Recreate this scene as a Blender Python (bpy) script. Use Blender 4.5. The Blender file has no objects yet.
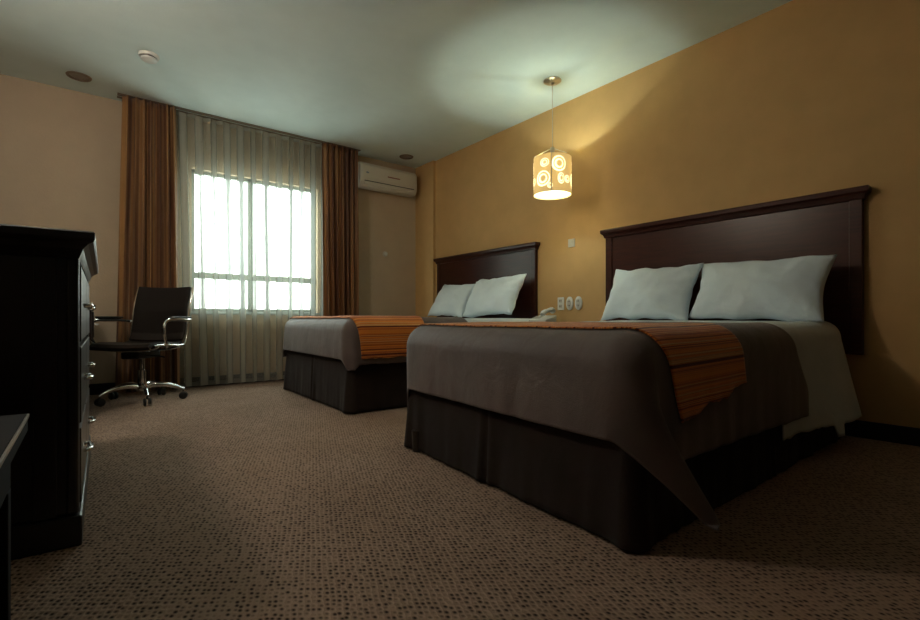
import bpy, bmesh, math, random
from mathutils import Vector, Matrix, noise
random.seed(7)
PI = math.pi
S = bpy.context.scene
C = S.collection

# ------------------------------------------------------------------ camera, world, light, exposure
ROOM_W, ROOM_L, ROOM_H = 3.40, 5.24, 2.60      # right wall x, window wall y, ceiling z
LEFT_X, FRONT_Y = -0.66, -2.60
cd = bpy.data.cameras.new('camera'); cam = bpy.data.objects.new('camera', cd); C.objects.link(cam)
cd.sensor_width = 36.0; cd.lens = 480.0 / 920.0 * 36.0; cd.sensor_fit = 'HORIZONTAL'
cd.shift_y = 8.6 / 920.0; cd.clip_start = 0.02
cam.location = (0, 0, 0.66); cam.rotation_euler = (PI / 2, 0, -math.radians(38.0))
S.camera = cam

w = bpy.data.worlds.new('overcast_daylight'); S.world = w; w.use_nodes = True
nt = w.node_tree; nt.nodes.clear()
wo = nt.nodes.new('ShaderNodeOutputWorld'); bg = nt.nodes.new('ShaderNodeBackground')
gr = nt.nodes.new('ShaderNodeValToRGB'); sx = nt.nodes.new('ShaderNodeSeparateXYZ'); tc = nt.nodes.new('ShaderNodeTexCoord')
nt.links.new(tc.outputs['Generated'], sx.inputs[0]); nt.links.new(sx.outputs['Z'], gr.inputs[0])
gr.color_ramp.elements[0].position = 0.0; gr.color_ramp.elements[0].color = (0.60, 0.62, 0.58, 1)
gr.color_ramp.elements[1].position = 0.15; gr.color_ramp.elements[1].color = (0.96, 1.0, 0.96, 1)
nt.links.new(gr.outputs[0], bg.inputs[0]); bg.inputs[1].default_value = 7.0
nt.links.new(bg.outputs[0], wo.inputs[0])

def area(name, loc, rot, sx_, sy_, power, col, portal=False):
    l = bpy.data.lights.new(name, 'AREA'); l.shape = 'RECTANGLE'; l.size = sx_; l.size_y = sy_
    l.energy = power; l.color = col
    if portal: l.cycles.is_portal = True
    o = bpy.data.objects.new(name, l); C.objects.link(o); o.location = loc; o.rotation_euler = rot
    return o
area('window_portal', (1.436, ROOM_L + 0.09, 1.42), (-PI / 2, 0, 0), 1.26, 1.40, 1, (1, 1, 1), True)

vs = S.view_settings
vs.view_transform = 'Standard'; vs.look = 'None'; vs.gamma = 1.0; vs.use_curve_mapping = False
vs.exposure = 1.05
BULB_W = 5.5
FILL_W = 18.0  # strength of the added fill light on the left wall

# ------------------------------------------------------------------ materials
def mat(name, col, rough=0.5, metal=0.0, spec=0.5, sheen=0.0, coat=0.0):
    m = bpy.data.materials.new(name); m.use_nodes = True
    b = m.node_tree.nodes['Principled BSDF']
    b.inputs['Base Color'].default_value = (*col, 1); b.inputs['Roughness'].default_value = rough
    b.inputs['Metallic'].default_value = metal; b.inputs['Specular IOR Level'].default_value = spec
    b.inputs['Sheen Weight'].default_value = sheen; b.inputs['Coat Weight'].default_value = coat
    b.inputs['Coat Roughness'].default_value = 0.15
    return m
def N(m, t, **kw):
    n = m.node_tree.nodes.new(t)
    for k, v in kw.items(): setattr(n, k, v)
    return n
def L(m, a, b): m.node_tree.links.new(a, b)
def P(m): return m.node_tree.nodes['Principled BSDF']
def coords(m, scale=(1, 1, 1), kind='Object'):
    t = N(m, 'ShaderNodeTexCoord'); mp = N(m, 'ShaderNodeMapping'); mp.inputs['Scale'].default_value = scale
    L(m, t.outputs[kind], mp.inputs[0]); return mp.outputs[0]
def noise_col(m, c1, c2, scale, vec, detail=4, lo=0.35, hi=0.65):
    n = N(m, 'ShaderNodeTexNoise'); n.inputs['Scale'].default_value = scale; n.inputs['Detail'].default_value = detail
    L(m, vec, n.inputs['Vector'])
    r = N(m, 'ShaderNodeValToRGB'); r.color_ramp.elements[0].position = lo; r.color_ramp.elements[1].position = hi
    r.color_ramp.elements[0].color = (*c1, 1); r.color_ramp.elements[1].color = (*c2, 1)
    L(m, n.outputs['Fac'], r.inputs[0]); L(m, r.outputs[0], P(m).inputs['Base Color'])
    return n
def bump(m, src, strength, dist):
    b = N(m, 'ShaderNodeBump'); b.inputs['Strength'].default_value = strength; b.inputs['Distance'].default_value = dist
    L(m, src, b.inputs['Height']); L(m, b.outputs[0], P(m).inputs['Normal'])

def wall_mat(name, c1, c2):
    m = mat(name, c1, 0.75, spec=0.25)
    v = coords(m); noise_col(m, c1, c2, 6, v)
    n = N(m, 'ShaderNodeTexNoise'); n.inputs['Scale'].default_value = 90; n.inputs['Detail'].default_value = 3; L(m, v, n.inputs['Vector'])
    bump(m, n.outputs['Fac'], 0.35, 0.003); return m
M_GOLD = wall_mat('ochre_painted_plaster', (0.60, 0.375, 0.155), (0.64, 0.40, 0.168))
M_BEIGE = wall_mat('beige_painted_plaster', (0.52, 0.405, 0.285), (0.55, 0.43, 0.30))
M_CEIL = wall_mat('pale_ceiling_paint', (0.76, 0.89, 0.88), (0.79, 0.92, 0.91))

M_CARPET = mat('brown_loop_carpet', (0.16, 0.10, 0.07), 0.95, spec=0.1)
def carpet():
    m = M_CARPET; v = coords(m, (1.0, 0.72, 1.0))
    t = N(m, 'ShaderNodeMapping'); t.inputs['Rotation'].default_value = (0, 0, math.radians(28)); L(m, v, t.inputs[0])
    vo = N(m, 'ShaderNodeTexVoronoi'); vo.inputs['Scale'].default_value = 74; vo.inputs['Randomness'].default_value = 0.40
    L(m, t.outputs[0], vo.inputs['Vector'])
    r = N(m, 'ShaderNodeValToRGB'); e = r.color_ramp.elements
    e[0].position = 0.14; e[0].color = (0.040, 0.024, 0.018, 1); e[1].position = 0.46; e[1].color = (0.36, 0.25, 0.185, 1)
    L(m, vo.outputs['Distance'], r.inputs[0])
    n = N(m, 'ShaderNodeTexNoise'); n.inputs['Scale'].default_value = 3.2; n.inputs['Detail'].default_value = 6; L(m, v, n.inputs['Vector'])
    r2 = N(m, 'ShaderNodeValToRGB'); r2.color_ramp.elements[0].position = 0.3; r2.color_ramp.elements[1].position = 0.7
    r2.color_ramp.elements[0].color = (0.82, 0.80, 0.78, 1); r2.color_ramp.elements[1].color = (1, 1, 1, 1)
    L(m, n.outputs['Fac'], r2.inputs[0])
    mx = N(m, 'ShaderNodeMixRGB', blend_type='MULTIPLY'); mx.inputs[0].default_value = 1
    L(m, r.outputs[0], mx.inputs[1]); L(m, r2.outputs[0], mx.inputs[2]); L(m, mx.outputs[0], P(m).inputs['Base Color'])
    bump(m, vo.outputs['Distance'], 0.7, 0.008)
carpet()

def wood(name, c1, c2, rough, scale=(1, 1, 1), coat=0.3):
    m = mat(name, c1, rough, coat=coat)
    v = coords(m, scale); noise_col(m, c1, c2, 7, v, 8, 0.3, 0.7); return m
M_HEAD = wood('mahogany_veneer', (0.036, 0.0075, 0.0045), (0.060, 0.0125, 0.007), 0.30, (12, 1, 12), 0.04)
P(M_HEAD).inputs['Specular IOR Level'].default_value = 0.36
M_BLACKWOOD = wood('black_lacquered_wood', (0.0085, 0.0055, 0.0045), (0.013, 0.008, 0.006), 0.30, (9, 1, 9), 0.3)
M_DESK = wood('dark_walnut', (0.016, 0.008, 0.006), (0.028, 0.013, 0.009), 0.4, (1, 9, 9), 0.2)
M_MATTBLACK = mat('matt_black_wood', (0.008, 0.005, 0.004), 0.8, spec=0.15)
M_CHROME = mat('polished_chrome', (0.82, 0.82, 0.80), 0.12, 1.0)
M_NICKEL = mat('brushed_nickel', (0.62, 0.58, 0.52), 0.3, 1.0)
M_BLACKPL = mat('black_plastic', (0.012, 0.012, 0.012), 0.4)
M_MESH = mat('dark_brown_leather', (0.014, 0.009, 0.007), 0.5, spec=0.3)
M_WHITEPL = mat('white_plastic', (0.80, 0.80, 0.75), 0.4)
M_ACPL = mat('ivory_plastic', (0.62, 0.58, 0.49), 0.45)
M_DARK = mat('dark_slot_grey', (0.05, 0.045, 0.04), 0.6)  # dark grey of the outlet slot and the vent ring
M_RED = mat('dull_red_print', (0.22, 0.05, 0.03), 0.5)
M_BLUEGREY = mat('grey_blue_print', (0.22, 0.26, 0.30), 0.5)
M_LENS = mat('frosted_downlight_glass', (0.30, 0.26, 0.22), 0.4)
M_RIM = mat('downlight_rim', (0.20, 0.15, 0.11), 0.45)
M_BASEB = mat('dark_baseboard', (0.012, 0.009, 0.008), 0.5)
M_FRAME = mat('window_frame_aluminium', (0.30, 0.34, 0.32), 0.4)
M_SLOT = mat('dark_socket_hole', (0.03, 0.03, 0.03), 0.6)

def fabric(name, c1, c2, rough=0.85, sheen=0.3, fine=350, bs=0.25, big=2.5, spec=0.2):
    m = mat(name, c1, rough, sheen=sheen, spec=spec)
    v = coords(m); noise_col(m, c1, c2, 5, v)
    n = N(m, 'ShaderNodeTexNoise'); n.inputs['Scale'].default_value = fine; L(m, v, n.inputs['Vector'])
    n2 = N(m, 'ShaderNodeTexNoise'); n2.inputs['Scale'].default_value = big * 3; n2.inputs['Detail'].default_value = 5; n2.inputs['Distortion'].default_value = 0.6
    L(m, v, n2.inputs['Vector'])
    a = N(m, 'ShaderNodeMath', operation='MULTIPLY'); a.inputs[1].default_value = 6.0; L(m, n2.outputs['Fac'], a.inputs[0])
    s = N(m, 'ShaderNodeMath', operation='ADD'); L(m, n.outputs['Fac'], s.inputs[0]); L(m, a.outputs[0], s.inputs[1])
    bump(m, s.outputs[0], bs, 0.003); return m
M_COMF = fabric('taupe_satin_coverlet', (0.120, 0.090, 0.082), (0.145, 0.105, 0.094), 0.55, 0.25, bs=0.55)
M_SKIRT = fabric('dark_brown_skirt_cloth', (0.017, 0.010, 0.0075), (0.023, 0.014, 0.0105), 0.85, 0.05)
M_SHEET = fabric('white_cotton', (0.60, 0.66, 0.68), (0.66, 0.72, 0.74), 0.8, 0.2)
M_PILLOW = fabric('white_pillow_cotton', (0.74, 0.84, 0.90), (0.80, 0.90, 0.95), 0.8, 0.2, big=4, bs=0.35)
M_MATTR = fabric('mattress_ticking', (0.55, 0.55, 0.52), (0.6, 0.6, 0.57))

def runner_mat():
    m = mat('striped_orange_weave', (0.5, 0.17, 0.03), 0.8, sheen=0.3, spec=0.2)
    uv = N(m, 'ShaderNodeTexCoord'); s = N(m, 'ShaderNodeSeparateXYZ'); L(m, uv.outputs['UV'], s.inputs[0])
    # x of the uv runs along the cloth in metres: stripes lie across its narrow side
    def stripes(freq, phase, dist):
        a = N(m, 'ShaderNodeMath', operation='MULTIPLY_ADD'); a.inputs[1].default_value = freq; a.inputs[2].default_value = phase
        L(m, s.outputs['X'], a.inputs[0]); n = N(m, 'ShaderNodeTexNoise', noise_dimensions='1D'); n.inputs['Scale'].default_value = 1.0
        n.inputs['Detail'].default_value = 1.5; L(m, a.outputs[0], n.inputs['W']); return n.outputs['Fac']
    r = N(m, 'ShaderNodeValToRGB'); L(m, stripes(62, 3.1, 0), r.inputs[0])
    e = r.color_ramp.elements; e[0].position = 0.34; e[0].color = (0.14, 0.025, 0.008, 1)
    e[1].position = 0.40; e[1].color = (0.50, 0.09, 0.014, 1)
    for p, c in ((0.45, (0.85, 0.25, 0.028)), (0.51, (0.95, 0.34, 0.045)), (0.535, (0.36, 0.05, 0.012)), (0.56, (0.85, 0.24, 0.03)), (0.60, (0.95, 0.60, 0.24)), (0.64, (0.60, 0.14, 0.02))):
        x = e.new(p); x.color = (*c, 1)
    g = N(m, 'ShaderNodeTexNoise'); g.inputs['Scale'].default_value = 160; L(m, uv.outputs['UV'], g.inputs['Vector'])
    mx = N(m, 'ShaderNodeMixRGB', blend_type='MULTIPLY'); mx.inputs[0].default_value = 0.2
    L(m, r.outputs[0], mx.inputs[1]); L(m, g.outputs['Color'], mx.inputs[2]); L(m, mx.outputs[0], P(m).inputs['Base Color'])
    bump(m, r.outputs[0], 0.5, 0.004); return m
M_RUNNER = runner_mat()

def curtain_mat():
    m = mat('rust_gold_curtain', (0.3, 0.14, 0.05), 0.55, sheen=0.3)
    v = coords(m, (26, 26, 0.15)); n = noise_col(m, (0.12, 0.04, 0.014), (0.48, 0.24, 0.085), 1.0, v, 3, 0.40, 0.60)  # rust and gold stripes, their contrast also standing in for shade in the folds
    P(m).inputs['Roughness'].default_value = 0.5
    tr = N(m, 'ShaderNodeBsdfTranslucent'); tr.inputs[0].default_value = (0.36, 0.15, 0.04, 1)
    mx = N(m, 'ShaderNodeMixShader'); mx.inputs[0].default_value = 0.22
    out = m.node_tree.nodes['Material Output']
    L(m, P(m).outputs[0], mx.inputs[1]); L(m, tr.outputs[0], mx.inputs[2]); L(m, mx.outputs[0], out.inputs[0]); return m
M_CURT = curtain_mat()

def sheer_mat():
    m = bpy.data.materials.new('sheer_voile'); m.use_nodes = True; t = m.node_tree; t.nodes.clear()
    out = N(m, 'ShaderNodeOutputMaterial')
    d = N(m, 'ShaderNodeBsdfDiffuse'); d.inputs[0].default_value = (0.86, 0.82, 0.70, 1)
    tl = N(m, 'ShaderNodeBsdfTranslucent'); tl.inputs[0].default_value = (0.095, 0.11, 0.105, 1)
    tp = N(m, 'ShaderNodeBsdfTransparent'); tp.inputs[0].default_value = (0.97, 1, 0.99, 1)
    a = N(m, 'ShaderNodeMixShader'); a.inputs[0].default_value = 0.55; L(m, d.outputs[0], a.inputs[1]); L(m, tl.outputs[0], a.inputs[2])
    b = N(m, 'ShaderNodeMixShader'); L(m, tp.outputs[0], b.inputs[1]); L(m, a.outputs[0], b.inputs[2])
    # the gathered voile is denser where the cloth is bunched: the density is kept per vertex
    at = N(m, 'ShaderNodeAttribute'); at.attribute_name = 'weave_density'; L(m, at.outputs['Fac'], b.inputs[0])
    L(m, b.outputs[0], out.inputs[0]); return m
M_SHEER = sheer_mat()

def glass_mat():
    m = bpy.data.materials.new('window_glass'); m.use_nodes = True; t = m.node_tree; t.nodes.clear()
    out = N(m, 'ShaderNodeOutputMaterial'); tp = N(m, 'ShaderNodeBsdfTransparent'); tp.inputs[0].default_value = (0.94, 0.98, 0.96, 1)
    g = N(m, 'ShaderNodeBsdfGlossy'); g.inputs['Roughness'].default_value = 0.02
    mx = N(m, 'ShaderNodeMixShader'); mx.inputs[0].default_value = 0.05
    L(m, tp.outputs[0], mx.inputs[1]); L(m, g.outputs[0], mx.inputs[2]); L(m, mx.outputs[0], out.inputs[0]); return m
M_GLASS = glass_mat()

def shade_mat(name, dcol, tcol, em, frac, clear=0.0):
    m = bpy.data.materials.new(name); m.use_nodes = True; t = m.node_tree; t.nodes.clear()
    out = N(m, 'ShaderNodeOutputMaterial')
    d = N(m, 'ShaderNodeBsdfDiffuse'); d.inputs[0].default_value = (*dcol, 1)
    tl = N(m, 'ShaderNodeBsdfTranslucent'); tl.inputs[0].default_value = (*tcol, 1)
    a = N(m, 'ShaderNodeMixShader'); a.inputs[0].default_value = frac; L(m, d.outputs[0], a.inputs[1]); L(m, tl.outputs[0], a.inputs[2])
    e = N(m, 'ShaderNodeEmission'); e.inputs[0].default_value = (*tcol, 1); e.inputs[1].default_value = em
    s = N(m, 'ShaderNodeAddShader'); L(m, a.outputs[0], s.inputs[0]); L(m, e.outputs[0], s.inputs[1]); 
    if clear:
        tp = N(m, 'ShaderNodeBsdfTransparent'); x = N(m, 'ShaderNodeMixShader'); x.inputs[0].default_value = clear
        L(m, s.outputs[0], x.inputs[1]); L(m, tp.outputs[0], x.inputs[2]); L(m, x.outputs[0], out.inputs[0])
    else: L(m, s.outputs[0], out.inputs[0])
    return m
M_SHADE = shade_mat('cream_lit_shade', (0.6, 0.5, 0.25), (0.88, 0.64, 0.27), 0.20, 0.14)
M_CUT = shade_mat('bright_shade_cutout', (0.8, 0.75, 0.5), (1.0, 0.92, 0.58), 0.75, 0.2)
M_DIFF = shade_mat('glowing_lamp_diffuser', (0.8, 0.8, 0.7), (1.0, 0.95, 0.80), 1.5, 0.08, 0.75)

# ------------------------------------------------------------------ mesh helpers
def empty(name, loc, rz=0.0, label=None, cat=None, group=None):
    o = bpy.data.objects.new(name, None); C.objects.link(o); o.location = loc; o.rotation_euler = (0, 0, rz)
    o.empty_display_size = 0.1
    tag(o, label, cat, group); return o
def tag(o, label=None, cat=None, group=None, kind=None):
    if label: o['label'] = label
    if cat: o['category'] = cat
    if group: o['group'] = group
    if kind: o['kind'] = kind
    return o
class MB:
    def __init__(s): s.v = []; s.f = []; s.uv = None; s.col = None
    def box(s, x0, x1, y0, y1, z0, z1, mtx=None):
        b = len(s.v); vs_ = [Vector((x, y, z)) for z in (z0, z1) for y in (y0, y1) for x in (x0, x1)]
        if mtx: vs_ = [mtx @ q for q in vs_]
        s.v += vs_
        s.f += [[b + i for i in q] for q in ((0, 2, 3, 1), (4, 5, 7, 6), (0, 1, 5, 4), (2, 6, 7, 3), (0, 4, 6, 2), (1, 3, 7, 5))]
        return s
    def tube(s, pts, r, n=10, smooth=True, flat=1.0, cap=True):
        pts = [Vector(p) for p in pts]
        if smooth and len(pts) > 2:
            q = []
            for i in range(len(pts) - 1):
                p0 = pts[max(i - 1, 0)]; p1 = pts[i]; p2 = pts[i + 1]; p3 = pts[min(i + 2, len(pts) - 1)]
                for k in range(6):
                    t = k / 6
                    q.append(0.5 * ((2 * p1) + (-p0 + p2) * t + (2 * p0 - 5 * p1 + 4 * p2 - p3) * t * t + (-p0 + 3 * p1 - 3 * p2 + p3) * t ** 3))
            q.append(pts[-1]); rr = r if not isinstance(r, (list, tuple)) else None
            if rr is None: r = [r[min(int(i / 6), len(r) - 2)] * (1 - (i % 6) / 6) + r[min(int(i / 6) + 1, len(r) - 1)] * ((i % 6) / 6) for i in range(len(q) - 1)] + [r[-1]]
            pts = q
        if not isinstance(r, (list, tuple)): r = [r] * len(pts)
        b = len(s.v); up = None
        for i, p in enumerate(pts):
            d = (pts[min(i + 1, len(pts) - 1)] - pts[max(i - 1, 0)]).normalized()
            if up is None:
                up = Vector((0, 0, 1)) if abs(d.z) < 0.9 else Vector((1, 0, 0))
            a = d.cross(up).normalized(); up = a.cross(d).normalized()
            for k in range(n):
                t = 2 * PI * k / n; s.v.append(p + (a * math.cos(t) + up * math.sin(t) * flat) * r[i])
        for i in range(len(pts) - 1):
            for k in range(n):
                s.f.append([b + i * n + k, b + i * n + (k + 1) % n, b + (i + 1) * n + (k + 1) % n, b + (i + 1) * n + k])
        if cap:
            s.f.append([b + k for k in reversed(range(n))]); s.f.append([b + (len(pts) - 1) * n + k for k in range(n)])
        return s
    def lathe(s, prof, n=32, mtx=None, sx_=1.0, sy_=1.0, close=False):
        b = len(s.v)
        for (r, z) in prof:
            for k in range(n):
                t = 2 * PI * k / n; q = Vector((r * math.cos(t) * sx_, r * math.sin(t) * sy_, z)); s.v.append(mtx @ q if mtx else q)
        m = len(prof)
        for i in range(m if close else m - 1):
            j = (i + 1) % m
            for k in range(n):
                s.f.append([b + i * n + k, b + i * n + (k + 1) % n, b + j * n + (k + 1) % n, b + j * n + k])
        if not close:
            if prof[0][0] > 1e-5: s.f.append([b + k for k in reversed(range(n))])
            if prof[-1][0] > 1e-5: s.f.append([b + (m - 1) * n + k for k in range(n)])
        return s
    def extrude(s, poly, axis, a0, a1):
        # poly: list of 2D points; axis 0,1,2 = extrusion axis
        b = len(s.v); n = len(poly)
        for a in (a0, a1):
            for (p, q) in poly:
                s.v.append(Vector((a, p, q)) if axis == 0 else Vector((p, a, q)) if axis == 1 else Vector((p, q, a)))
        s.f.append([b + k for k in range(n)]); s.f.append([b + n + k for k in reversed(range(n))])
        for k in range(n): s.f.append([b + k, b + n + k, b + n + (k + 1) % n, b + (k + 1) % n])
        return s
    def grid(s, nu, nv, fn):
        b = len(s.v)
        for j in range(nv + 1):
            for i in range(nu + 1): s.v.append(Vector(fn(i / nu, j / nv)))
        for j in range(nv):
            for i in range(nu):
                a = b + j * (nu + 1) + i; s.f.append([a, a + 1, a + nu + 2, a + nu + 1])
        return s
    def build(s, name, m, parent=None, smooth=False, bevel=0.0, solid=0.0, loc=None, rz=0.0, segs=2, angle=40, off=0.0):
        me = bpy.data.meshes.new(name); me.from_pydata([tuple(q) for q in s.v], [], s.f); me.update()
        bm = bmesh.new(); bm.from_mesh(me); bmesh.ops.remove_doubles(bm, verts=bm.verts, dist=1e-6)
        bmesh.ops.recalc_face_normals(bm, faces=bm.faces)
        if smooth:
            for f in bm.faces: f.smooth = True
            for e in bm.edges:
                if len(e.link_faces) == 2 and e.calc_face_angle(0) > math.radians(angle): e.smooth = False
        bm.to_mesh(me); bm.free()
        me.materials.append(m); o = bpy.data.objects.new(name, me); C.objects.link(o)
        if parent: o.parent = parent
        if loc: o.location = loc
        o.rotation_euler = (0, 0, rz)
        if solid:
            md = o.modifiers.new('thickness', 'SOLIDIFY'); md.thickness = solid; md.offset = off
        if bevel:
            md = o.modifiers.new('bevel', 'BEVEL'); md.width = bevel; md.segments = segs; md.limit_method = 'ANGLE'; md.angle_limit = math.radians(35)
            md.harden_normals = False
        return o
def struct(o): o['kind'] = 'structure'; return o
def rot_to(d):
    return Vector((0, 0, 1)).rotation_difference(Vector(d)).to_matrix().to_4x4()
def T(x, y, z): return Matrix.Translation((x, y, z))

# ------------------------------------------------------------------ room shell
WX0, WX1, WZ0, WZ1 = 0.81, 2.06, 0.725, 2.115
struct(MB().box(LEFT_X - 0.1, ROOM_W + 0.1, FRONT_Y - 0.1, ROOM_L + 0.15, -0.1, 0).build('floor', M_CARPET))
struct(MB().box(LEFT_X - 0.1, ROOM_W + 0.1, FRONT_Y - 0.1, ROOM_L + 0.15, ROOM_H, ROOM_H + 0.1).build('ceiling', M_CEIL))
struct(MB().box(ROOM_W, ROOM_W + 0.1, FRONT_Y - 0.1, ROOM_L + 0.15, 0, ROOM_H).build('wall_right', M_GOLD))
struct(MB().box(LEFT_X - 0.1, LEFT_X, FRONT_Y - 0.1, ROOM_L + 0.15, 0, ROOM_H).build('wall_left', M_BEIGE))
struct(MB().box(LEFT_X, ROOM_W, FRONT_Y - 0.1, FRONT_Y, 0, ROOM_H).build('wall_front', M_DESK))
wb = MB(); Y0, Y1 = ROOM_L, ROOM_L + 0.15
wb.box(LEFT_X, WX0, Y0, Y1, 0, ROOM_H).box(WX1, ROOM_W, Y0, Y1, 0, ROOM_H).box(WX0, WX1, Y0, Y1, 0, WZ0).box(WX0, WX1, Y0, Y1, WZ1, ROOM_H)
struct(wb.build('wall_back', M_BEIGE))
struct(MB().box(ROOM_W - 0.014, ROOM_W, FRONT_Y, 4.83, 0, 0.094).build('baseboard_right', M_BASEB, bevel=0.004))
struct(MB().box(LEFT_X, ROOM_W - 0.02, ROOM_L - 0.014, ROOM_L, 0, 0.094).build('baseboard_back', M_BASEB, bevel=0.004))
struct(MB().box(LEFT_X, LEFT_X + 0.014, FRONT_Y, ROOM_L - 0.02, 0, 0.094).build('baseboard_left', M_BASEB, bevel=0.004))
struct(MB().box(ROOM_W - 0.035, ROOM_W, 4.84, ROOM_L, 0, ROOM_H).build('trim_1', M_GOLD))       # shallow corner chase
# window: frame, mid rail, mullion, panes, sill
wn = MB(); f = 0.035; yA, yB = ROOM_L + 0.05, ROOM_L + 0.10
wn.box(WX0, WX0 + f, yA, yB, WZ0, WZ1).box(WX1 - f, WX1, yA, yB, WZ0, WZ1).box(WX0, WX1, yA, yB, WZ0, WZ0 + f).box(WX0, WX1, yA, yB, WZ1 - f, WZ1)
wn.box(WX0, WX1, yA - 0.01, yB, 1.055, 1.115).box(1.335, 1.385, yA, yB, WZ0, WZ1)
win = struct(wn.build('window_1', M_FRAME, bevel=0.004))
for (a, b, c, d) in ((WX0 + f, 1.335, WZ0 + f, 1.055), (1.385, WX1 - f, WZ0 + f, 1.055), (WX0 + f, 1.335, 1.115, WZ1 - f), (1.385, WX1 - f, 1.115, WZ1 - f)):
    MB().box(a, b, yA + 0.022, yA + 0.028, c, d).build('window_pane', M_GLASS, win)
MB().box(WX0 - 0.03, WX1 + 0.03, ROOM_L - 0.03, ROOM_L + 0.05, WZ0 - 0.025, WZ0).build('window_sill', M_FRAME, win, bevel=0.005)

# ------------------------------------------------------------------ curtains
def curtain(name, x0, x1, xb0, xb1, yc, amp, nf, m, label, top=2.591, bot=0.02, seed=0, group=None, sheer=False):
    nu, nv = int(nf * 14), 40
    ph = [random.uniform(-0.6, 0.6) for _ in range(40)]
    dens = []
    mb = MB()
    def fn(u, v):
        z = top + (bot - top) * v
        k = u * nf; i = int(k)
        jit = 0.35 * math.sin(i * 2.1 + seed) + 0.25 * math.sin(u * 13 + seed * 2)
        a = amp * (0.75 + 0.45 * noise.noise((u * 9, v * 1.6, seed))) * (0.75 + 0.4 * v)
        uu = u + 0.010 * noise.noise((u * 14, v * 2.2, seed + 5)) * v
        x = (x0 + (x1 - x0) * uu) * (1 - v) + (xb0 + (xb1 - xb0) * uu) * v
        w_ = math.sin(2 * PI * k + jit)
        y = yc + a * w_ + 0.012 * noise.noise((u * 5, v * 3, seed + 9))
        x += 0.30 * (x1 - x0) / nf * math.sin(4 * PI * k + 2 * jit) * 0.5
        if sheer:
            e = 0.5 + 0.5 * noise.noise((u * nf * 1.3, 0.25 * v, seed + 3)) * 1.6
            pinch = max(0, math.cos(2 * PI * k + jit)) ** 4
            dens.append(min(0.992, 0.30 + 1.0 * pinch * max(0.6, min(1, e * 1.6)) + 0.08 * e + (0.25 if v < 0.012 or v > 0.975 else 0)))
        return (x, y, z)
    mb.grid(nu, nv, fn)
    o = mb.build(name, m, smooth=True, angle=180)
    if sheer:
        at = o.data.attributes.new('weave_density', 'FLOAT', 'POINT')
        if len(o.data.vertices) == len(dens):
            for i, dv in enumerate(dens): at.data[i].value = dv
        else:
            print('DENS MISMATCH')
    else:
        md = o.modifiers.new('thickness', 'SOLIDIFY'); md.thickness = 0.004
    tag(o, label, 'curtain', group); return o
curtain('curtain', 0.25, 0.655, 0.20, 0.69, 5.07, 0.046, 7, M_CURT, 'rust and gold floor-length curtain hanging behind the office chair', seed=1)
curtain('curtain', 2.05, 2.475, 2.07, 2.485, 5.075, 0.044, 7, M_CURT, 'rust and gold curtain hanging beside the air conditioner', seed=4)
curtain('sheer_curtain', 0.60, 2.10, 0.66, 2.08, 5.145, 0.030, 12, M_SHEER, 'translucent white voile curtain drawn across the bright window', seed=7, sheer=True)
t = empty('curtain_rail', (0, 0, 0), label='slim dark curtain rail on the ceiling above the window', cat='curtain rail')
MB().box(0.22, 2.50, 5.05, 5.10, 2.5925, 2.5985).build('rail', M_RIM, t)
MB().box(0.22, 2.50, 5.13, 5.16, 2.5925, 2.5985).build('rail', M_RIM, t)

# ------------------------------------------------------------------ wall and ceiling fittings
ac = empty('air_conditioner', (2.495, ROOM_L, 2.19), label='white wall-mounted air conditioner between the curtain and the room corner', cat='air conditioner')
prof = [(0, 0.02), (-0.10, 0.0), (-0.165, 0.012), (-0.19, 0.055), (-0.195, 0.10), (-0.19, 0.25), (-0.165, 0.285), (-0.10, 0.292), (0, 0.292)]
MB().extrude(prof, 0, 0.0, 0.77).build('housing', M_ACPL, ac, bevel=0.012, segs=3)
MB().box(0.025, 0.745, -0.199, -0.18, 0.098, 0.246).build('front_panel', M_ACPL, ac, bevel=0.006)
MB().box(0.05, 0.72, -0.200, -0.185, 0.066, 0.074).build('outlet_slot', M_DARK, ac)
fl = MB().box(0.05, 0.72, -0.196, -0.17, 0.030, 0.062).build('outlet_flap', M_ACPL, ac, bevel=0.004)
MB().box(0.35, 0.52, -0.2015, -0.198, 0.152, 0.166).build('display_strip', M_RED, ac, bevel=0.001)
MB().lathe([(0.02, 0), (0.02, 0.002)], 20, T(0.085, -0.199, 0.165) @ rot_to((0, -1, 0)), 1.0, 0.55).build('badge', M_BLUEGREY, ac)

def downlight(x, y, label):
    t = empty('recessed_downlight', (x, y, ROOM_H), label=label, cat='ceiling light', group='unlit recessed downlights')
    MB().lathe([(0.078, 0), (0.084, -0.003), (0.080, -0.010), (0.066, -0.012), (0.060, -0.006), (0.060, 0)], 40, close=True).build('rim', M_RIM, t, smooth=True)
    MB().lathe([(0.0, -0.001), (0.058, -0.001), (0.058, -0.004), (0.0, -0.006)], 40).build('lens', M_LENS, t, smooth=True)
downlight(-0.038, 4.90, 'unlit round recessed downlight in the ceiling left of the curtain')
downlight(3.03, 4.92, 'unlit round recessed downlight in the ceiling above the air conditioner')
sd = empty('smoke_detector', (0.371, 4.193, ROOM_H), label='white round smoke detector on the ceiling left of the window', cat='smoke detector')
MB().lathe([(0.066, 0), (0.068, -0.008), (0.063, -0.020), (0.0, -0.020)], 40).build('base', M_WHITEPL, sd, smooth=True)
MB().lathe([(0.050, -0.020), (0.050, -0.028), (0.0, -0.028)], 40).build('vent_ring', M_DARK, sd, smooth=True)
MB().lathe([(0.054, -0.028), (0.052, -0.038), (0.036, -0.048), (0.0, -0.050)], 40).build('cap', M_WHITEPL, sd, smooth=True)

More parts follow.
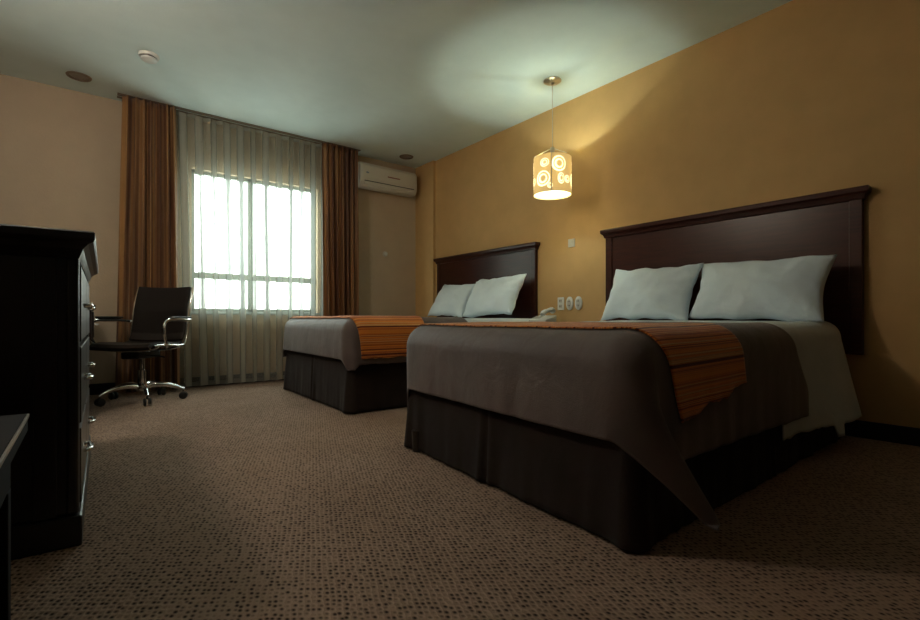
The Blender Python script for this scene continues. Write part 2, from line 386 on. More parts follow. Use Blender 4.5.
th = empty('wall_thermostat', (2.92, ROOM_L, 1.458), label='small round white control knob on the beige wall under the air conditioner', cat='wall control')
MB().lathe([(0.034, 0), (0.034, 0.008), (0.030, 0.012), (0, 0.012)], 28, rot_to((0, -1, 0))).build('backplate', M_ACPL, th, smooth=True)
MB().lathe([(0.020, 0.012), (0.018, 0.028), (0, 0.030)], 24, rot_to((0, -1, 0))).build('knob', M_WHITEPL, th, smooth=True)

def outlet(y, z, kind, label, group=None):
    t = empty('wall_socket', (ROOM_W, y, z), label=label, cat='wall socket', group=group)
    R_ = rot_to((-1, 0, 0))
    if kind == 'square':
        MB().box(-0.010, 0, -0.036, 0.036, -0.058, 0.058).build('cover_plate', M_WHITEPL, t, bevel=0.004)
        for dz in (-0.025, 0.025):
            MB().box(-0.013, -0.008, -0.018, 0.018, dz - 0.016, dz + 0.016).build('socket_insert', M_ACPL, t, bevel=0.003)
            for dy in (-0.008, 0.008): MB().box(-0.0145, -0.012, dy - 0.002, dy + 0.002, dz - 0.006, dz + 0.008).build('slot', M_SLOT, t)
    else:
        MB().lathe([(0.060, 0), (0.060, 0.010), (0.054, 0.013), (0, 0.013)], 36, R_ , 1.0, 0.62).build('cover_plate', M_WHITEPL, t, smooth=True)
        MB().lathe([(0.040, 0.013), (0.036, 0.017), (0, 0.017)], 30, R_, 1.0, 0.5).build('insert', M_ACPL, t, smooth=True)
        for dz in (-0.018, 0.018):
            for dy in (-0.007, 0.007): MB().box(-0.019, -0.016, dy - 0.002, dy + 0.002, dz - 0.006, dz + 0.006).build('slot', M_SLOT, t)
outlet(2.862, 0.795, 'square', 'rectangular white socket nearest the telephone, above the nightstand')
outlet(2.762, 0.795, 'oval', 'oval white wall socket, middle one of the three above the nightstand')
outlet(2.664, 0.795, 'oval', 'oval white wall socket nearest the large headboard')
sw = empty('wall_switch', (ROOM_W, 2.742, 1.33), label='small cream switch plate high on the ochre wall between the headboards', cat='switch')
MB().box(-0.009, 0, -0.036, 0.036, -0.036, 0.036).build('cover_plate', M_ACPL, sw, bevel=0.003)
MB().box(-0.014, -0.008, -0.015, 0.015, -0.018, 0.018).build('rocker', M_ACPL, sw, bevel=0.003)

# pendant lamp
pl = empty('pendant_lamp', (3.005, 2.622, ROOM_H), label='lit cream drum pendant lamp with ring pattern hanging between the beds', cat='pendant lamp')
MB().lathe([(0.072, 0), (0.072, -0.006), (0.060, -0.014), (0.020, -0.020), (0.014, -0.034), (0, -0.034)], 40).build('ceiling_canopy', M_NICKEL, pl, smooth=True)
MB().tube([(0, 0, -0.03), (0, 0, -0.545)], 0.0028, 8).build('cord', M_NICKEL, pl, smooth=True)
ZT, ZB, RS = -0.635, -0.935, 0.152
sh = MB()
sh.lathe([(RS, ZB), (RS, ZT), (RS - 0.003, ZT), (RS - 0.003, ZB)], 64, close=True)
shade = sh.build('lamp_shade', M_SHADE, pl, smooth=True)
def ring_patch(a0, zc, ro, ri, ecc=1.0, rr=RS + 0.0012):
    mb = MB(); n = 36
    b = 0
    for k in range(n):
        t_ = 2 * PI * k / n
        for r_ in (ro, ri):
            off = (ro - r_) * 0.25
            da = (r_ * math.cos(t_) * ecc + off) / rr; z_ = zc + r_ * math.sin(t_) + off * 0.5
            mb.v.append(Vector((rr * math.cos(a0 + da), rr * math.sin(a0 + da), z_)))
    for k in range(n):
        k2 = (k + 1) % n; mb.f.append([2 * k, 2 * k + 1, 2 * k2 + 1, 2 * k2])
    return mb
camang = math.atan2(-2.631, -2.998)
rings = []
def add_rings(a, z, s, e=1.0):
    for (ro, ri) in ((s, s * 0.80), (s * 0.62, s * 0.40)): rings.append((a, z, ro, ri, e))
for base in (camang, camang + 2 * PI / 3, camang - 2 * PI / 3):
    add_rings(base - 0.52, ZB + 0.105, 0.062); add_rings(base - 0.42, ZT - 0.070, 0.034, 1.1)
    add_rings(base + 0.34, ZT - 0.085, 0.062, 0.95); add_rings(base + 0.46, ZB + 0.100, 0.044, 0.65)
    add_rings(base - 0.12, ZB + 0.045, 0.022); add_rings(base + 0.86, ZT - 0.20, 0.030)
for (a, z, ro, ri, e) in rings: ring_patch(a, z, ro, ri, e).build('shade_ring', M_CUT, shade, smooth=True)
sm = MB(); a_ = camang - 0.05
mt = Matrix.Rotation(a_, 4, 'Z')
sm.box(RS, RS + 0.003, -0.003, 0.003, ZB, ZT, mt); sm.build('seam', M_NICKEL, shade)
MB().lathe([(0.0, ZB + 0.016), (RS - 0.005, ZB + 0.016), (RS - 0.005, ZB + 0.012), (0.0, ZB + 0.012)], 48).build('diffuser', M_DIFF, pl)
fr = MB()
for k in range(3):
    a_ = k * 2 * PI / 3 + 0.5; fr.tube([(0, 0, -0.548), (RS * math.cos(a_), RS * math.sin(a_), ZT + 0.006)], 0.0018, 6)
fr.build('shade_frame', M_NICKEL, pl)
MB().lathe([(0, -0.54), (0.016, -0.545), (0.018, -0.60), (0.016, -0.66), (0, -0.66)], 20).build('bulb_holder', M_NICKEL, pl, smooth=True)
bl = bpy.data.lights.new('lamp_bulb', 'POINT'); bl.energy = BULB_W; bl.color = (0.82, 1.0, 0.90); bl.shadow_soft_size = 0.014
bo = bpy.data.objects.new('bulb_light', bl); C.objects.link(bo); bo.parent = pl; bo.location = (0, 0, -0.745)

# ------------------------------------------------------------------ headboards
def headboard(y0, y1, label):
    t = empty('headboard', (ROOM_W - 0.003, (y0 + y1) / 2, 0), label=label, cat='headboard', group='dark wooden wall-mounted headboards')
    h = (y1 - y0) / 2 - 0.03; z0, z1 = 0.46, 1.325
    MB().box(-0.030, 0, -h + 0.02, h - 0.02, z0, z1).build('panel', M_HEAD, t, bevel=0.003)
    for s in (-1, 1):
        a, b = sorted((s * h, s * (h - 0.06)))
        MB().box(-0.038, 0, a, b, z0, z1).build('side_stile', M_HEAD, t, bevel=0.004)
    # moulding runs round the front and both ends
    cr = [(0.036, 1.315), (0.044, 1.318), (0.046, 1.330), (0.054, 1.345), (0.066, 1.355), (0.068, 1.375), (0.066, 1.383), (0.0, 1.383), (0.0, 1.315)]
    mb = MB(); hw = h
    rows = []
    for (d, z) in cr[:-2]:
        rows.append([Vector((0, -hw - d + 0.036, z)), Vector((-d, -hw - d + 0.036, z)), Vector((-d, hw + d - 0.036, z)), Vector((0, hw + d - 0.036, z))])
    for r_ in rows: mb.v += r_
    for i in range(len(rows) - 1):
        for k in range(3): mb.f.append([4 * i + k, 4 * i + k + 1, 4 * i + k + 5, 4 * i + k + 4])
    mb.f.append([0, 3, 2, 1]); q = 4 * (len(rows) - 1); mb.f.append([q, q + 1, q + 2, q + 3])
    mb.build('crown_moulding', M_HEAD, t)
    return t
headboard(0.685, 2.395, 'large dark mahogany headboard behind the near bed')
headboard(3.115, 4.785, 'dark mahogany headboard behind the far bed near the window')

# ------------------------------------------------------------------ beds (local x runs foot to head, local y to the window side)
RR = 0.085
def ztop(x, y, zt, hw): return 0.0
def drape_pt(s, t, hw, zt, off, flare, fold, seed, zmin=0.018, emax=9.0, rip2=0.10, slide=0.0, spread=None):
    a = hw - RR; b = RR
    ex = (abs(s) - a) if abs(s) > a else 0.0; sg = 1 if s > 0 else -1
    et = (b - t) if t < b else 0.0
    px = max(t, b); py = max(-a, min(a, s))
    e = math.hypot(ex, et); sl_ = 0.0
    if ex > 0 and et > 0: e = min(e, emax)
    R_ = RR + off; Lq = PI / 2 * R_
    if e < 1e-9:
        bulge = 0.004 * noise.noise((t * 3.1, s * 3.1, seed)) + 0.002 * noise.noise((t * 9, s * 9, seed))
        return Vector((px, py, zt + off + bulge))
    nx, ny = -et / e, sg * ex / e
    ang = math.atan2(ex, et) if (ex > 0 and et > 0) else None
    bulge = 0.004 * noise.noise((px * 3.1, py * 3.1, seed)) + 0.002 * noise.noise((px * 9, py * 9, seed))
    if e < Lq:
        th_ = e / R_; hor = R_ * math.sin(th_); dr = R_ * (1 - math.cos(th_))
    else:
        x_ = e - Lq; along = px if et == 0 else py
        hor = R_ + (spread(px) if spread else 0.02) * x_; dr = R_ + x_
        rip = noise.noise((px * 5.0 + 3, py * 5.0, seed + 1)) * 0.6 + 0.4 * noise.noise((px * 12, py * 12, seed + 2))
        hor += fold * min(1, x_ / 0.25) * rip
        if ang is not None:
            c = math.sin(2 * ang)                       # strongest halfway round the corner
            hor += x_ * flare[0 if sg < 0 else 1] * c
            if sg < 0: g_ = x_ * x_ / (x_ + 0.14) * c; sl_ = slide * g_; hor += slide * 0.62 * g_
            hor += rip2 * min(x_, 0.5) * c * math.sin(ang * 7 + seed)
    z = zt + off - dr + bulge * max(0, 1 - e / Lq)
    if z < zmin:
        hor += (zmin - z) * 0.25; z = zmin + 0.004 * noise.noise((px * 20, py * 20, hor * 20))
    return Vector((px + nx * hor + sl_, py + ny * hor, z))
def cloth(name, m, bed, hw, zt, off, smin, smax, tmin, tmax, nu, nv, label, cat, flare=(0.3, 0.15), fold=0.012, seed=1, thick=0.006, group=None, emax=9.0, rip2=0.10, slide=0.0, spread=None):
    """smin/smax: functions of t; tmin/tmax: functions of s-fraction (0..1)."""
    mb = MB(); uvs = []
    def fn(u, v):
        t_ = tmin(u) + (tmax(u) - tmin(u)) * v
        s_ = smin(t_) + (smax(t_) - smin(t_)) * u
        uvs.append((s_, t_)); return skew(drape_pt(s_, t_, hw, zt, off, flare, fold, seed, 0.018, emax, rip2, slide, spread), bed['sk'], hw, bed['L'], bed['rise'])
    mb.grid(nu, nv, fn)
    me = bpy.data.meshes.new(name); me.from_pydata([tuple(q) for q in mb.v], [], mb.f); me.update()
    for p in me.polygons: p.use_smooth = True
    ul = me.uv_layers.new(name='UVMap')
    for lp in me.loops: ul.data[lp.index].uv = uvs[lp.vertex_index]
    me.materials.append(m); o = bpy.data.objects.new(name, me); C.objects.link(o)
    o.location = bed['loc']; o.rotation_euler = (0, 0, bed['rz'])
    if me.polygons[len(me.polygons) // 2].normal.z < 0: me.flip_normals()
    md = o.modifiers.new('thickness', 'SOLIDIFY'); md.thickness = thick; md.offset = 1.0
    tag(o, label, cat, group); return o

def skew(q, k, hw, Lb, rise=0.0):
    # the foot edge is not quite square to the sides
    return Vector((q[0] + k * (q[1] + hw) / (2 * hw) * max(0, 1 - q[0] / Lb), q[1], q[2] + rise * max(0, min(1, q[0] / Lb)) * max(0, min(1, q[2] / 0.5))))
def make_bed(loc, rz, hw, Lb, zt, label, seed, sk=0.0, rise=0.0):
    t = empty('bed', loc, rz, label, 'bed', 'double beds')
    bb = MB().box(0.05, Lb, -hw + 0.03, hw - 0.03, 0.10, 0.36); bb.v = [skew(q, sk, hw, Lb) for q in bb.v]; bb.build('box_base', M_SKIRT, t, bevel=0.02)
    bb = MB().box(0.004, Lb, -hw + 0.004, hw - 0.004, 0.362, zt - 0.004); bb.v = [skew(q, sk, hw, Lb, rise) for q in bb.v]; bb.build('mattress', M_MATTR, t, bevel=0.085, segs=6)
    for (x, y) in ((0.12, -hw + 0.12), (0.12, hw - 0.12), (Lb - 0.12, -hw + 0.12), (Lb - 0.12, hw - 0.12)):
        MB().lathe([(0.022, 0), (0.028, 0.105), ], 16, T(x, y, 0)).build('leg', M_BLACKWOOD, t, smooth=True)
    # pleated skirt: one cloth strip round three sides
    path = []; rc = 0.03; x0 = 0.012; yy = hw - 0.010
    def seg(p, q, n):
        for i in range(n): path.append((p[0] + (q[0] - p[0]) * i / n, p[1] + (q[1] - p[1]) * i / n))
    seg((Lb, -yy), (x0 + rc, -yy), 130); seg((x0 + rc, -yy), (x0, -yy + rc), 5); seg((x0, -yy + rc), (x0, yy - rc), 100)
    seg((x0, yy - rc), (x0 + rc, yy), 5); seg((x0 + rc, yy), (Lb, yy), 130); path.append((Lb, yy))
    n = len(path); mb = MB()
    def fn(u, v):
        i = min(int(round(u * (n - 1))), n - 1); p = Vector(path[i]); q = Vector(path[min(i + 1, n - 1)]) - Vector(path[max(i - 1, 0)])
        nr = Vector((-q.y, q.x)).normalized() * -1
        c = Vector((Lb / 2, 0)); 
        if (p - c).dot(nr) < 0: nr = -nr
        d = v * (0.012 + 0.012 * noise.noise((p.x * 7, p.y * 7, seed)) + 0.008 * noise.noise((p.x * 18, p.y * 18, seed + v)))
        # inverted pleats at the corners and mid-sides
        for cx, cy in ((x0, -yy), (x0, yy), (x0, 0), (Lb / 2, -yy), (Lb / 2, yy)):
            r_ = math.hypot(p.x - cx, p.y - cy)
            if cx == x0 and cy != 0: d += v * 0.035 * math.exp(-(r_ / 0.05) ** 2)
            else: d += 0.012 * v * math.exp(-((r_ - 0.03) / 0.02) ** 2) - 0.008 * math.exp(-(r_ / 0.012) ** 2)
        z = 0.37 - 0.362 * v + 0.003 * noise.noise((p.x * 9, p.y * 9, 3)) * v
        return skew((p.x + nr.x * d, p.y + nr.y * d, max(z, 0.006)), sk, hw, Lb)
    mb.grid(n - 1, 14, fn)
    o = mb.build('bed_skirt', M_SKIRT, t, smooth=True, angle=180); md = o.modifiers.new('thickness', 'SOLIDIFY'); md.thickness = 0.003; md.offset = 0
    return {'t': t, 'loc': loc, 'rz': rz, 'hw': hw, 'L': Lb, 'zt': zt, 'sk': sk, 'rise': rise}

def place(origin, rz, hw, lx, ly):   # bed-local point to world
    c, s = math.cos(rz), math.sin(rz); return (origin[0] + c * lx - s * ly, origin[1] + s * lx + c * ly)

# near bed
rz1 = math.radians(1.0); hw1 = 0.69
fr1 = (1.205, 0.752)                                  # foot corner on the camera side
o1 = place(fr1, rz1, 0, 0, hw1)
bed1 = make_bed((o1[0], o1[1], 0), rz1, hw1, 2.05, 0.600, 'near double bed with dark brown skirt under the large headboard', 3, 0.125, 0.035)
Lc = 0.085 * PI / 2
def jag(x, a, s): return a * noise.noise((x * 9, s, 0)) + 0.5 * a * noise.noise((x * 30, s, 1))
cloth('bed_sheet', M_SHEET, bed1, hw1, 0.602, 0.006, lambda t_: -(hw1 - RR + Lc + 0.385 + jag(t_, 0.012, 1) + (0.05 if 1.62 < t_ < 1.68 else 0)), lambda t_: hw1 - RR + Lc + 0.25,
      lambda u: 1.12 - 0.02 * u, lambda u: 2.03 - 0.06 * max(0, 1 - u / 0.25), 130, 60, 'white sheet folded back below the pillows of the near bed, hanging to the floor side', 'sheet', seed=11, fold=0.016, spread=lambda x: 0.02 + 0.24 * max(0, min(1, (x - 1.35) / 0.4)))
def c1_smin(t_):
    return -(hw1 - RR + Lc + 0.315 + 0.02 * max(0, t_ - 0.4) + jag(t_, 0.006, 4) + max(0, 0.15 - t_) * 0.10)
cloth('coverlet', M_COMF, bed1, hw1, 0.602, 0.016, c1_smin, lambda t_: hw1 - RR + Lc + 0.30,
      lambda u: RR - (Lc + 0.235 + 0.05 * max(0, 1 - u * 5)), lambda u: (1.08 + 0.40 * max(0, 1 - u / 0.26) - 0.02 * u), 170, 130,
      'taupe coverlet spread over the near bed, its corner trailing to the carpet', 'bedspread', flare=(0.06, 0.0), seed=2, fold=0.024, emax=0.585, rip2=0.0, slide=0.85)
cloth('bed_runner', M_RUNNER, bed1, hw1, 0.602, 0.026, lambda t_: -(hw1 - RR + Lc + 0.215 - 0.16 * (t_ - 0.2) + jag(t_, 0.014, 8)), lambda t_: hw1 - RR + Lc + 0.18,
      lambda u: 0.065 + 0.14 * max(0, 1 - u / 0.22), lambda u: 0.61 + 0.08 * max(0, 1 - u / 0.2), 150, 44, 'striped orange woven runner across the foot of the near bed', 'bed runner', seed=2, fold=0.024, thick=0.005, group=None)

# far bed
rz2 = -math.radians(1.5); hw2 = 0.73
fr2 = (1.425, 3.06); o2 = place(fr2, rz2, 0, 0, hw2)
bed2 = make_bed((o2[0], o2[1], 0), rz2, hw2, 1.87, 0.648, 'far double bed with dark skirt standing nearest the window', 8)
cloth('bed_sheet', M_SHEET, bed2, hw2, 0.650, 0.006, lambda t_: -(hw2 - RR + Lc + 0.30 + jag(t_, 0.01, 1)), lambda t_: hw2 - RR + Lc + 0.25,
      lambda u: 0.95, lambda u: 1.84, 110, 46, 'white sheet showing at the head end of the far bed', 'sheet', seed=21)
cloth('coverlet', M_COMF, bed2, hw2, 0.650, 0.016, lambda t_: -(hw2 - RR + Lc + 0.25 + jag(t_, 0.006, 4)), lambda t_: hw2 - RR + Lc + 0.24,
      lambda u: RR - (Lc + 0.215), lambda u: 0.95 + 0.15 * max(0, 1 - u / 0.3), 150, 100,
      'taupe coverlet tucked neatly over the foot of the far bed', 'bedspread', flare=(0.0, 0.06), seed=12, fold=0.010, emax=0.42, rip2=0.02)
cloth('bed_runner', M_RUNNER, bed2, hw2, 0.650, 0.026, lambda t_: -(hw2 - RR + Lc + 0.225 + jag(t_, 0.006, 8)), lambda t_: hw2 - RR + Lc + 0.18,
      lambda u: 0.03 + 0.03 * max(0, 1 - u / 0.2), lambda u: 0.60, 140, 44, 'striped orange woven runner across the far bed near the window', 'bed runner', seed=12, fold=0.010, thick=0.005)

# pillows
def pillow(cx, cy, cz, w_, h_, th_, lean, yaw, label, seed, roll=0.0):
    """w_: width along the headboard, h_: height, leaning back by lean from the horizontal."""
    n1, n2 = 44, 34; mb = MB()
    def surf(side):
        def fn(u, v):
            a = u * 2 - 1; b = v * 2 - 1
            k = max(0, (1 - abs(a) ** 2.6)) ** 0.55 * max(0, (1 - abs(b) ** 2.6)) ** 0.55
            # edges bow inwards between the pulled-out corners
            ex = a * w_ / 2 * (1 - 0.08 * (1 - b * b) ** 1.5 * abs(a) ** 3); ey = b * h_ / 2 * (1 - 0.10 * (1 - a * a) ** 1.5 * abs(b) ** 3)
            wr = 0.010 * noise.noise((a * 2.2 + seed, b * 2.2, side)) + 0.006 * noise.noise((a * 6, b * 3 + seed, side)) + 0.005 * math.sin(14 * math.atan2(b, a) + seed) * max(0, math.hypot(a, b) - 0.5) 
            t_ = side * (k * th_ / 2 + wr * min(1, k * 3))
            sag = 0.018 * noise.noise((a * 1.5 + seed, b * 1.5, 5.0))
            return (t_ + sag * (1 - k) * 0.6, ex, ey + 0.02 * b * noise.noise((a * 2.5, seed, 0)))
        return fn
    mb.grid(n1, n2, surf(1)); mb.grid(n1, n2, surf(-1))
    M_ = Matrix.Rotation(roll, 4, 'X')
    mb.v = [M_ @ q for q in mb.v]
    me_o = mb.build('pillow', M_PILLOW, smooth=True, angle=180)
    bm = bmesh.new(); bm.from_mesh(me_o.data); bmesh.ops.remove_doubles(bm, verts=bm.verts, dist=0.0008); bmesh.ops.recalc_face_normals(bm, faces=bm.faces); bm.to_mesh(me_o.data); bm.free()
    me_o.location = (cx, cy, cz); me_o.rotation_euler = (0, lean, yaw)
    tag(me_o, label, 'pillow'); return me_o
LE = math.radians(24)
pillow(3.13, 1.85, 0.838, 0.69, 0.42, 0.16, LE, -0.05, 'white pillow on the near bed, the one closer to the nightstand', 1.0, 0.02)
pillow(3.13, 1.16, 0.832, 0.73, 0.41, 0.17, LE, -0.02, 'white pillow on the near bed, the one farthest from the window', 5.0, 0.03)
pillow(3.14, 4.15, 0.86, 0.64, 0.42, 0.17, LE + 0.14, 0.0, 'white pillow on the far bed, the one nearest the window', 9.0, 0.04)
pillow(3.12, 3.475, 0.875, 0.70, 0.44, 0.19, LE + 0.10, 0.0, 'white pillow on the far bed, the one beside the nightstand', 14.0, -0.05)

# ------------------------------------------------------------------ nightstand and telephone
ns = empty('nightstand', (3.38, 2.66, 0), label='dark wooden nightstand between the two beds, mostly hidden by the near bed', cat='nightstand')
MB().box(-0.42, 0, -0.24, 0.28, 0.06, 0.60).build('body', M_BLACKWOOD, ns, bevel=0.004)
MB().box(-0.44, 0, -0.26, 0.30, 0.60, 0.63).build('top', M_BLACKWOOD, ns, bevel=0.006)
MB().box(-0.40, 0, -0.22, 0.26, 0.0, 0.06).build('plinth', M_BLACKWOOD, ns)
for z in (0.12, 0.36):
    d = MB().box(-0.434, -0.42, -0.21, 0.25, z, z + 0.20).build('drawer', M_BLACKWOOD, ns, bevel=0.004)
    MB().lathe([(0.006, 0), (0.006, 0.012), (0.013, 0.02), (0, 0.026)], 16, T(-0.434, 0.05, z + 0.10) @ rot_to((-1, 0, 0))).build('knob', M_CHROME, d, smooth=True)
ph = empty('telephone', (3.15, 2.86, 0.63), 0.25, 'white desk telephone on the nightstand beside the far headboard', 'telephone')
MB().extrude([(-0.10, 0), (0.10, 0), (0.10, 0.060), (0.02, 0.045), (-0.10, 0.022)], 1, -0.085, 0.085).build('base', M_WHITEPL, ph, bevel=0.006)
kp = MB()
for i in range(4):
    for j in range(3): kp.box(-0.075 + i * 0.022, -0.060 + i * 0.022, -0.005 + j * 0.024, 0.012 + j * 0.024, 0.030 + i * 0.005, 0.038 + i * 0.005)
kp.build('keypad', M_ACPL, ph)
MB().tube([(-0.095, -0.05, 0.062), (-0.075, -0.05, 0.082), (0.0, -0.05, 0.100), (0.075, -0.05, 0.108), (0.10, -0.05, 0.092)], [0.024, 0.022, 0.016, 0.022, 0.025], 14).build('handset', M_WHITEPL, ph, smooth=True)

# ------------------------------------------------------------------ dresser at the left
dr = empty('dresser', (-0.014, 1.786, 0), math.radians(88.64), 'tall black lacquered dresser with chrome pulls at the left edge', 'dresser')
LD, DD = 1.19, 0.545
MB().box(0.012, LD - 0.012, 0.014, DD, 0.09, 0.84).build('carcass', M_BLACKWOOD, dr, bevel=0.006)
MB().box(-0.008, LD + 0.008, -0.008, DD, 0.0, 0.088).build('plinth', M_BLACKWOOD, dr, bevel=0.005)
for x in (0.008, LD - 0.052): MB().box(x, x + 0.044, 0.0, 0.03, 0.09, 0.84).build('corner_post', M_BLACKWOOD, dr, bevel=0.008, segs=3)
MB().box(0.004, 0.012, 0.05, 0.10, 0.09, 0.84).build('side_stile', M_BLACKWOOD, dr, bevel=0.002)
crn = [(0.000, 0.835), (0.004, 0.845), (0.010, 0.862), (0.022, 0.876), (0.034, 0.882), (0.038, 0.890), (0.038, 0.908), (0.034, 0.912)]
mb = MB()
for (d, z) in crn:
    mb.v += [Vector((-d, DD, z)), Vector((-d, -d, z)), Vector((LD + d, -d, z)), Vector((LD + d, DD, z))]
for i in range(len(crn) - 1):
    for k in range(3): mb.f.append([4 * i + k, 4 * i + k + 1, 4 * i + k + 5, 4 * i + k + 4])
    mb.f.append([4 * i + 3, 4 * i, 4 * i + 4, 4 * i + 7])
mb.f.append([0, 3, 2, 1]); q = 4 * (len(crn) - 1); mb.f.append([q, q + 1, q + 2, q + 3])
mb.build('cornice', M_BLACKWOOD, dr)
for c, (xa, xb) in enumerate(((0.06, 0.585), (0.60, LD - 0.06))):
    for (za, zb) in ((0.105, 0.33), (0.345, 0.575), (0.59, 0.82)):
        d = MB().box(xa, xb, -0.004, 0.02, za, zb).build('drawer', M_BLACKWOOD, dr, bevel=0.004)
        xm = (xa + xb) / 2; zm = (za + zb) / 2 - 0.0
        MB().tube([(xm - 0.055, -0.004, zm), (xm - 0.05, -0.020, zm), (xm, -0.025, zm), (xm + 0.05, -0.020, zm), (xm + 0.055, -0.004, zm)], 0.007, 10).build('handle', M_CHROME, d, smooth=True)

# low bench in the corner of the picture
bn = empty('luggage_bench', (-0.36, 0.93, 0), label='low black glossy bench in front of the dresser, bottom left corner', cat='bench')
MB().box(-0.26, 0.26, -0.50, 0.50, 0.41, 0.45).build('bench_top', M_MATTBLACK, bn, bevel=0.003)
MB().box(0.26, 0.264, -0.49, 0.48, 0.444, 0.452).build('edge_highlight', M_NICKEL, bn, bevel=0.001)  # thin bright strip standing in for the highlight along the bench edge
MB().box(-0.24, 0.235, -0.47, 0.47, 0.30, 0.41).build('apron', M_MATTBLACK, bn, bevel=0.004)
for (x, y) in ((-0.22, -0.45), (0.21, -0.45), (-0.22, 0.45), (0.21, 0.45)):
    MB().box(x - 0.025, x + 0.025, y - 0.025, y + 0.025, 0, 0.30).build('leg', M_MATTBLACK, bn, bevel=0.004)

# ------------------------------------------------------------------ desk by the window
dk = empty('writing_desk', (-0.29, 4.52, 0), label='dark writing desk against the left wall behind the dresser', cat='desk')
MB().box(-0.33, 0.345, -0.58, 0.50, 0.72, 0.75).build('desk_top', M_DESK, dk, bevel=0.004)
MB().box(-0.31, 0.325, -0.56, -0.20, 0.52, 0.72).build('drawer_box', M_DESK, dk, bevel=0.004)
d = MB().box(0.325, 0.338, -0.545, -0.215, 0.535, 0.705).build('drawer', M_DESK, dk, bevel=0.003)
MB().tube([(0.338, -0.43, 0.62), (0.358, -0.42, 0.62), (0.358, -0.34, 0.62), (0.338, -0.33, 0.62)], 0.005, 8).build('handle', M_CHROME, d, smooth=True)
MB().box(-0.31, 0.30, 0.46, 0.49, 0, 0.72).build('end_panel', M_DESK, dk, bevel=0.003)
MB().box(-0.31, 0.30, -0.56, -0.53, 0, 0.52).build('end_panel', M_DESK, dk, bevel=0.003)
MB().box(-0.30, -0.28, -0.53, 0.46, 0.25, 0.72).build('modesty_panel', M_DESK, dk)

# ------------------------------------------------------------------ office chair (local +x is the way it faces)
ch = empty('office_chair', (0.36, 4.60, 0), math.radians(180 + 52), 'dark leather swivel office chair with chrome arms in front of the curtain', 'office chair')
def sling(name, path, half, th_, bev):
    mb = MB(); n = len(path)
    def fn(u, v):
        i = v * (n - 1); a = int(min(i, n - 2)); f_ = i - a
        p = Vector(path[a]).lerp(Vector(path[a + 1]), f_)
        y = (u * 2 - 1) * half; return (p.x + 0.012 * (u * 2 - 1) ** 2, y, p.y + 0.010 * (u * 2 - 1) ** 2)
    mb.grid(10, (n - 1) * 8, fn)
    o = mb.build(name, M_MESH, ch, smooth=True, angle=180); md = o.modifiers.new('thickness', 'SOLIDIFY'); md.thickness = th_; md.offset = 0
    b_ = o.modifiers.new('bevel', 'BEVEL'); b_.width = bev; b_.segments = 2; b_.limit_method = 'ANGLE'; b_.angle_limit = math.radians(50)
    return o
seatp = [(0.25, 0.425), (0.22, 0.448), (0.14, 0.455), (0.0, 0.448), (-0.12, 0.440), (-0.185, 0.452)]
backp = [(-0.185, 0.47), (-0.222, 0.53), (-0.238, 0.62), (-0.252, 0.72), (-0.282, 0.83), (-0.315, 0.925)]
sling('seat', seatp, 0.225, 0.030, 0.008); sling('backrest', backp, 0.225, 0.026, 0.008)
for s in (-1, 1):
    pts = [(x, s * 0.236, z) for (x, z) in seatp[1:]] + [(x, s * 0.236, z) for (x, z) in backp[1:]]
    MB().tube(pts, 0.0095, 10).build('side_rail', M_CHROME, ch, smooth=True)
    arm = [(0.08, s * 0.240, 0.435), (0.125, s * 0.275, 0.45), (0.17, s * 0.285, 0.52), (0.175, s * 0.285, 0.60), (0.13, s * 0.285, 0.645),
           (0.0, s * 0.285, 0.650), (-0.15, s * 0.280, 0.648), (-0.225, s * 0.262, 0.64), (-0.240, s * 0.240, 0.635)]
    a = MB().tube(arm, 0.0115, 10, flat=1.3).build('armrest', M_CHROME, ch, smooth=True)
    MB().box(-0.17, 0.10, s * 0.285 - 0.018, s * 0.285 + 0.018, 0.664, 0.678).build('arm_pad', M_BLACKPL, a, bevel=0.005)
for i, (x, z) in enumerate(((0.17, 0.428), (-0.10, 0.418))):
    MB().tube([(x, -0.236, z + 0.012), (x, -0.12, z - 0.012), (x, 0.12, z - 0.012), (x, 0.236, z + 0.012)], 0.010, 10).build('cross_bar', M_CHROME, ch, smooth=True)
MB().tube([(-0.292, -0.225, 0.84), (-0.300, 0, 0.84), (-0.292, 0.225, 0.84)], 0.010, 10).build('cross_bar', M_CHROME, ch, smooth=True)
MB().box(-0.13, 0.15, -0.07, 0.07, 0.345, 0.402).build('tilt_mechanism', M_BLACKPL, ch, bevel=0.012)
MB().tube([(0.05, 0.07, 0.37), (0.06, 0.17, 0.365), (0.06, 0.22, 0.355)], 0.006, 8).build('lever', M_BLACKPL, ch, smooth=True)
MB().lathe([(0.030, 0.14), (0.030, 0.25), (0.018, 0.255), (0.018, 0.345)], 20).build('column', M_CHROME, ch, smooth=True)
MB().lathe([(0.0, 0.085), (0.042, 0.085), (0.046, 0.11), (0.036, 0.145), (0, 0.145)], 24).build('hub', M_CHROME, ch, smooth=True)
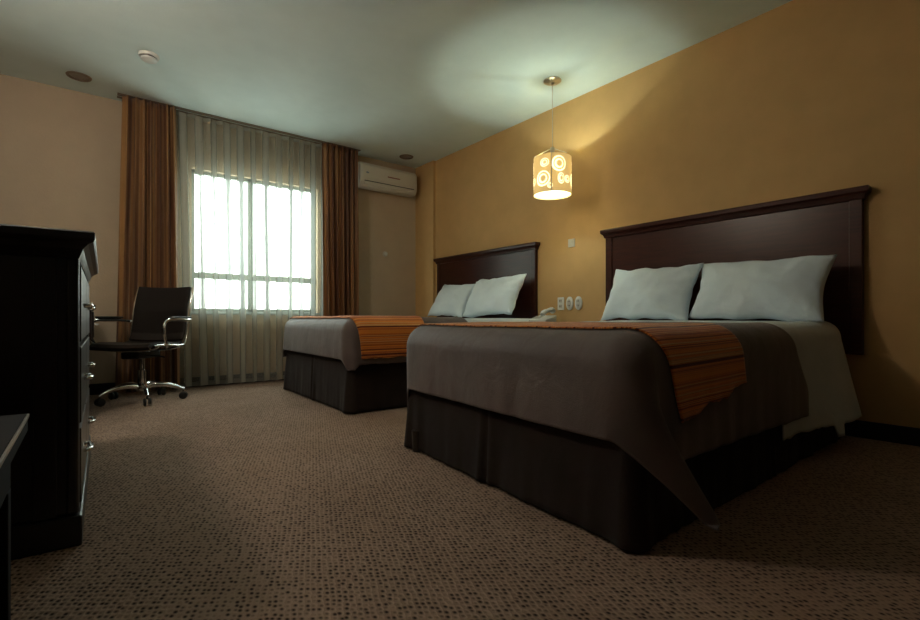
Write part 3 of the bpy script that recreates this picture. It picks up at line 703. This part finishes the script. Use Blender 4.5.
for k in range(5):
    a = math.radians(-52 + 20 + k * 72); c, s = math.cos(a), math.sin(a)
    pts = [(r_ * c, r_ * s, z) for (r_, z) in ((0.03, 0.118), (0.10, 0.130), (0.18, 0.122), (0.25, 0.100), (0.295, 0.076))]
    MB().tube(pts, [0.022, 0.020, 0.017, 0.014, 0.012], 10).build('leg', M_CHROME, ch, smooth=True)
    cs = MB().tube([(0.29 * c, 0.29 * s, 0.078), (0.29 * c, 0.29 * s, 0.052)], 0.007, 8).build('caster', M_BLACKPL, ch)
    for q in (-1, 1):
        cx, cy = 0.29 * c - s * 0.016 * q, 0.29 * s + c * 0.016 * q
        MB().lathe([(0, -0.009), (0.024, -0.009), (0.030, -0.005), (0.030, 0.005), (0.024, 0.009), (0, 0.009)], 24,
                   T(cx, cy, 0.031) @ rot_to((-s, c, 0))).build('caster_wheel', M_BLACKPL, cs, smooth=True)

# ------------------------------------------------------------------ unseen lamp added on the left wall to brighten the room
wl = empty('added_fill_lamp', (LEFT_X, 2.7, 2.18), label='added fill light shaped as a globe lamp, unseen on the left wall', cat='added fill light')
MB().lathe([(0.05, 0), (0.05, 0.012), (0.03, 0.02), (0, 0.02)], 28, rot_to((1, 0, 0))).build('backplate', M_NICKEL, wl, smooth=True)
MB().tube([(0.015, 0, 0), (0.08, 0, -0.01), (0.12, 0, 0.02), (0.12, 0, 0.05)], 0.008, 10).build('arm', M_NICKEL, wl, smooth=True)
MB().lathe([(0.0, 0.045), (0.035, 0.045), (0.038, 0.06), (0.0, 0.06)], 24, T(0.12, 0, 0)).build('globe_holder', M_NICKEL, wl, smooth=True)
M_GLOBE = bpy.data.materials.new('fill_globe_glow'); M_GLOBE.use_nodes = True
gb = P(M_GLOBE); gb.inputs['Base Color'].default_value = (0.8, 0.8, 0.8, 1)
gb.inputs['Emission Color'].default_value = (1.0, 0.90, 0.79, 1); gb.inputs['Emission Strength'].default_value = FILL_W * 3.1
MB().lathe([(0.09 * math.sin(k * PI / 10), 0.15 - 0.09 * math.cos(k * PI / 10)) for k in range(11)], 20, T(0.12, 0, 0)).build('fill_globe', M_GLOBE, wl, smooth=True)
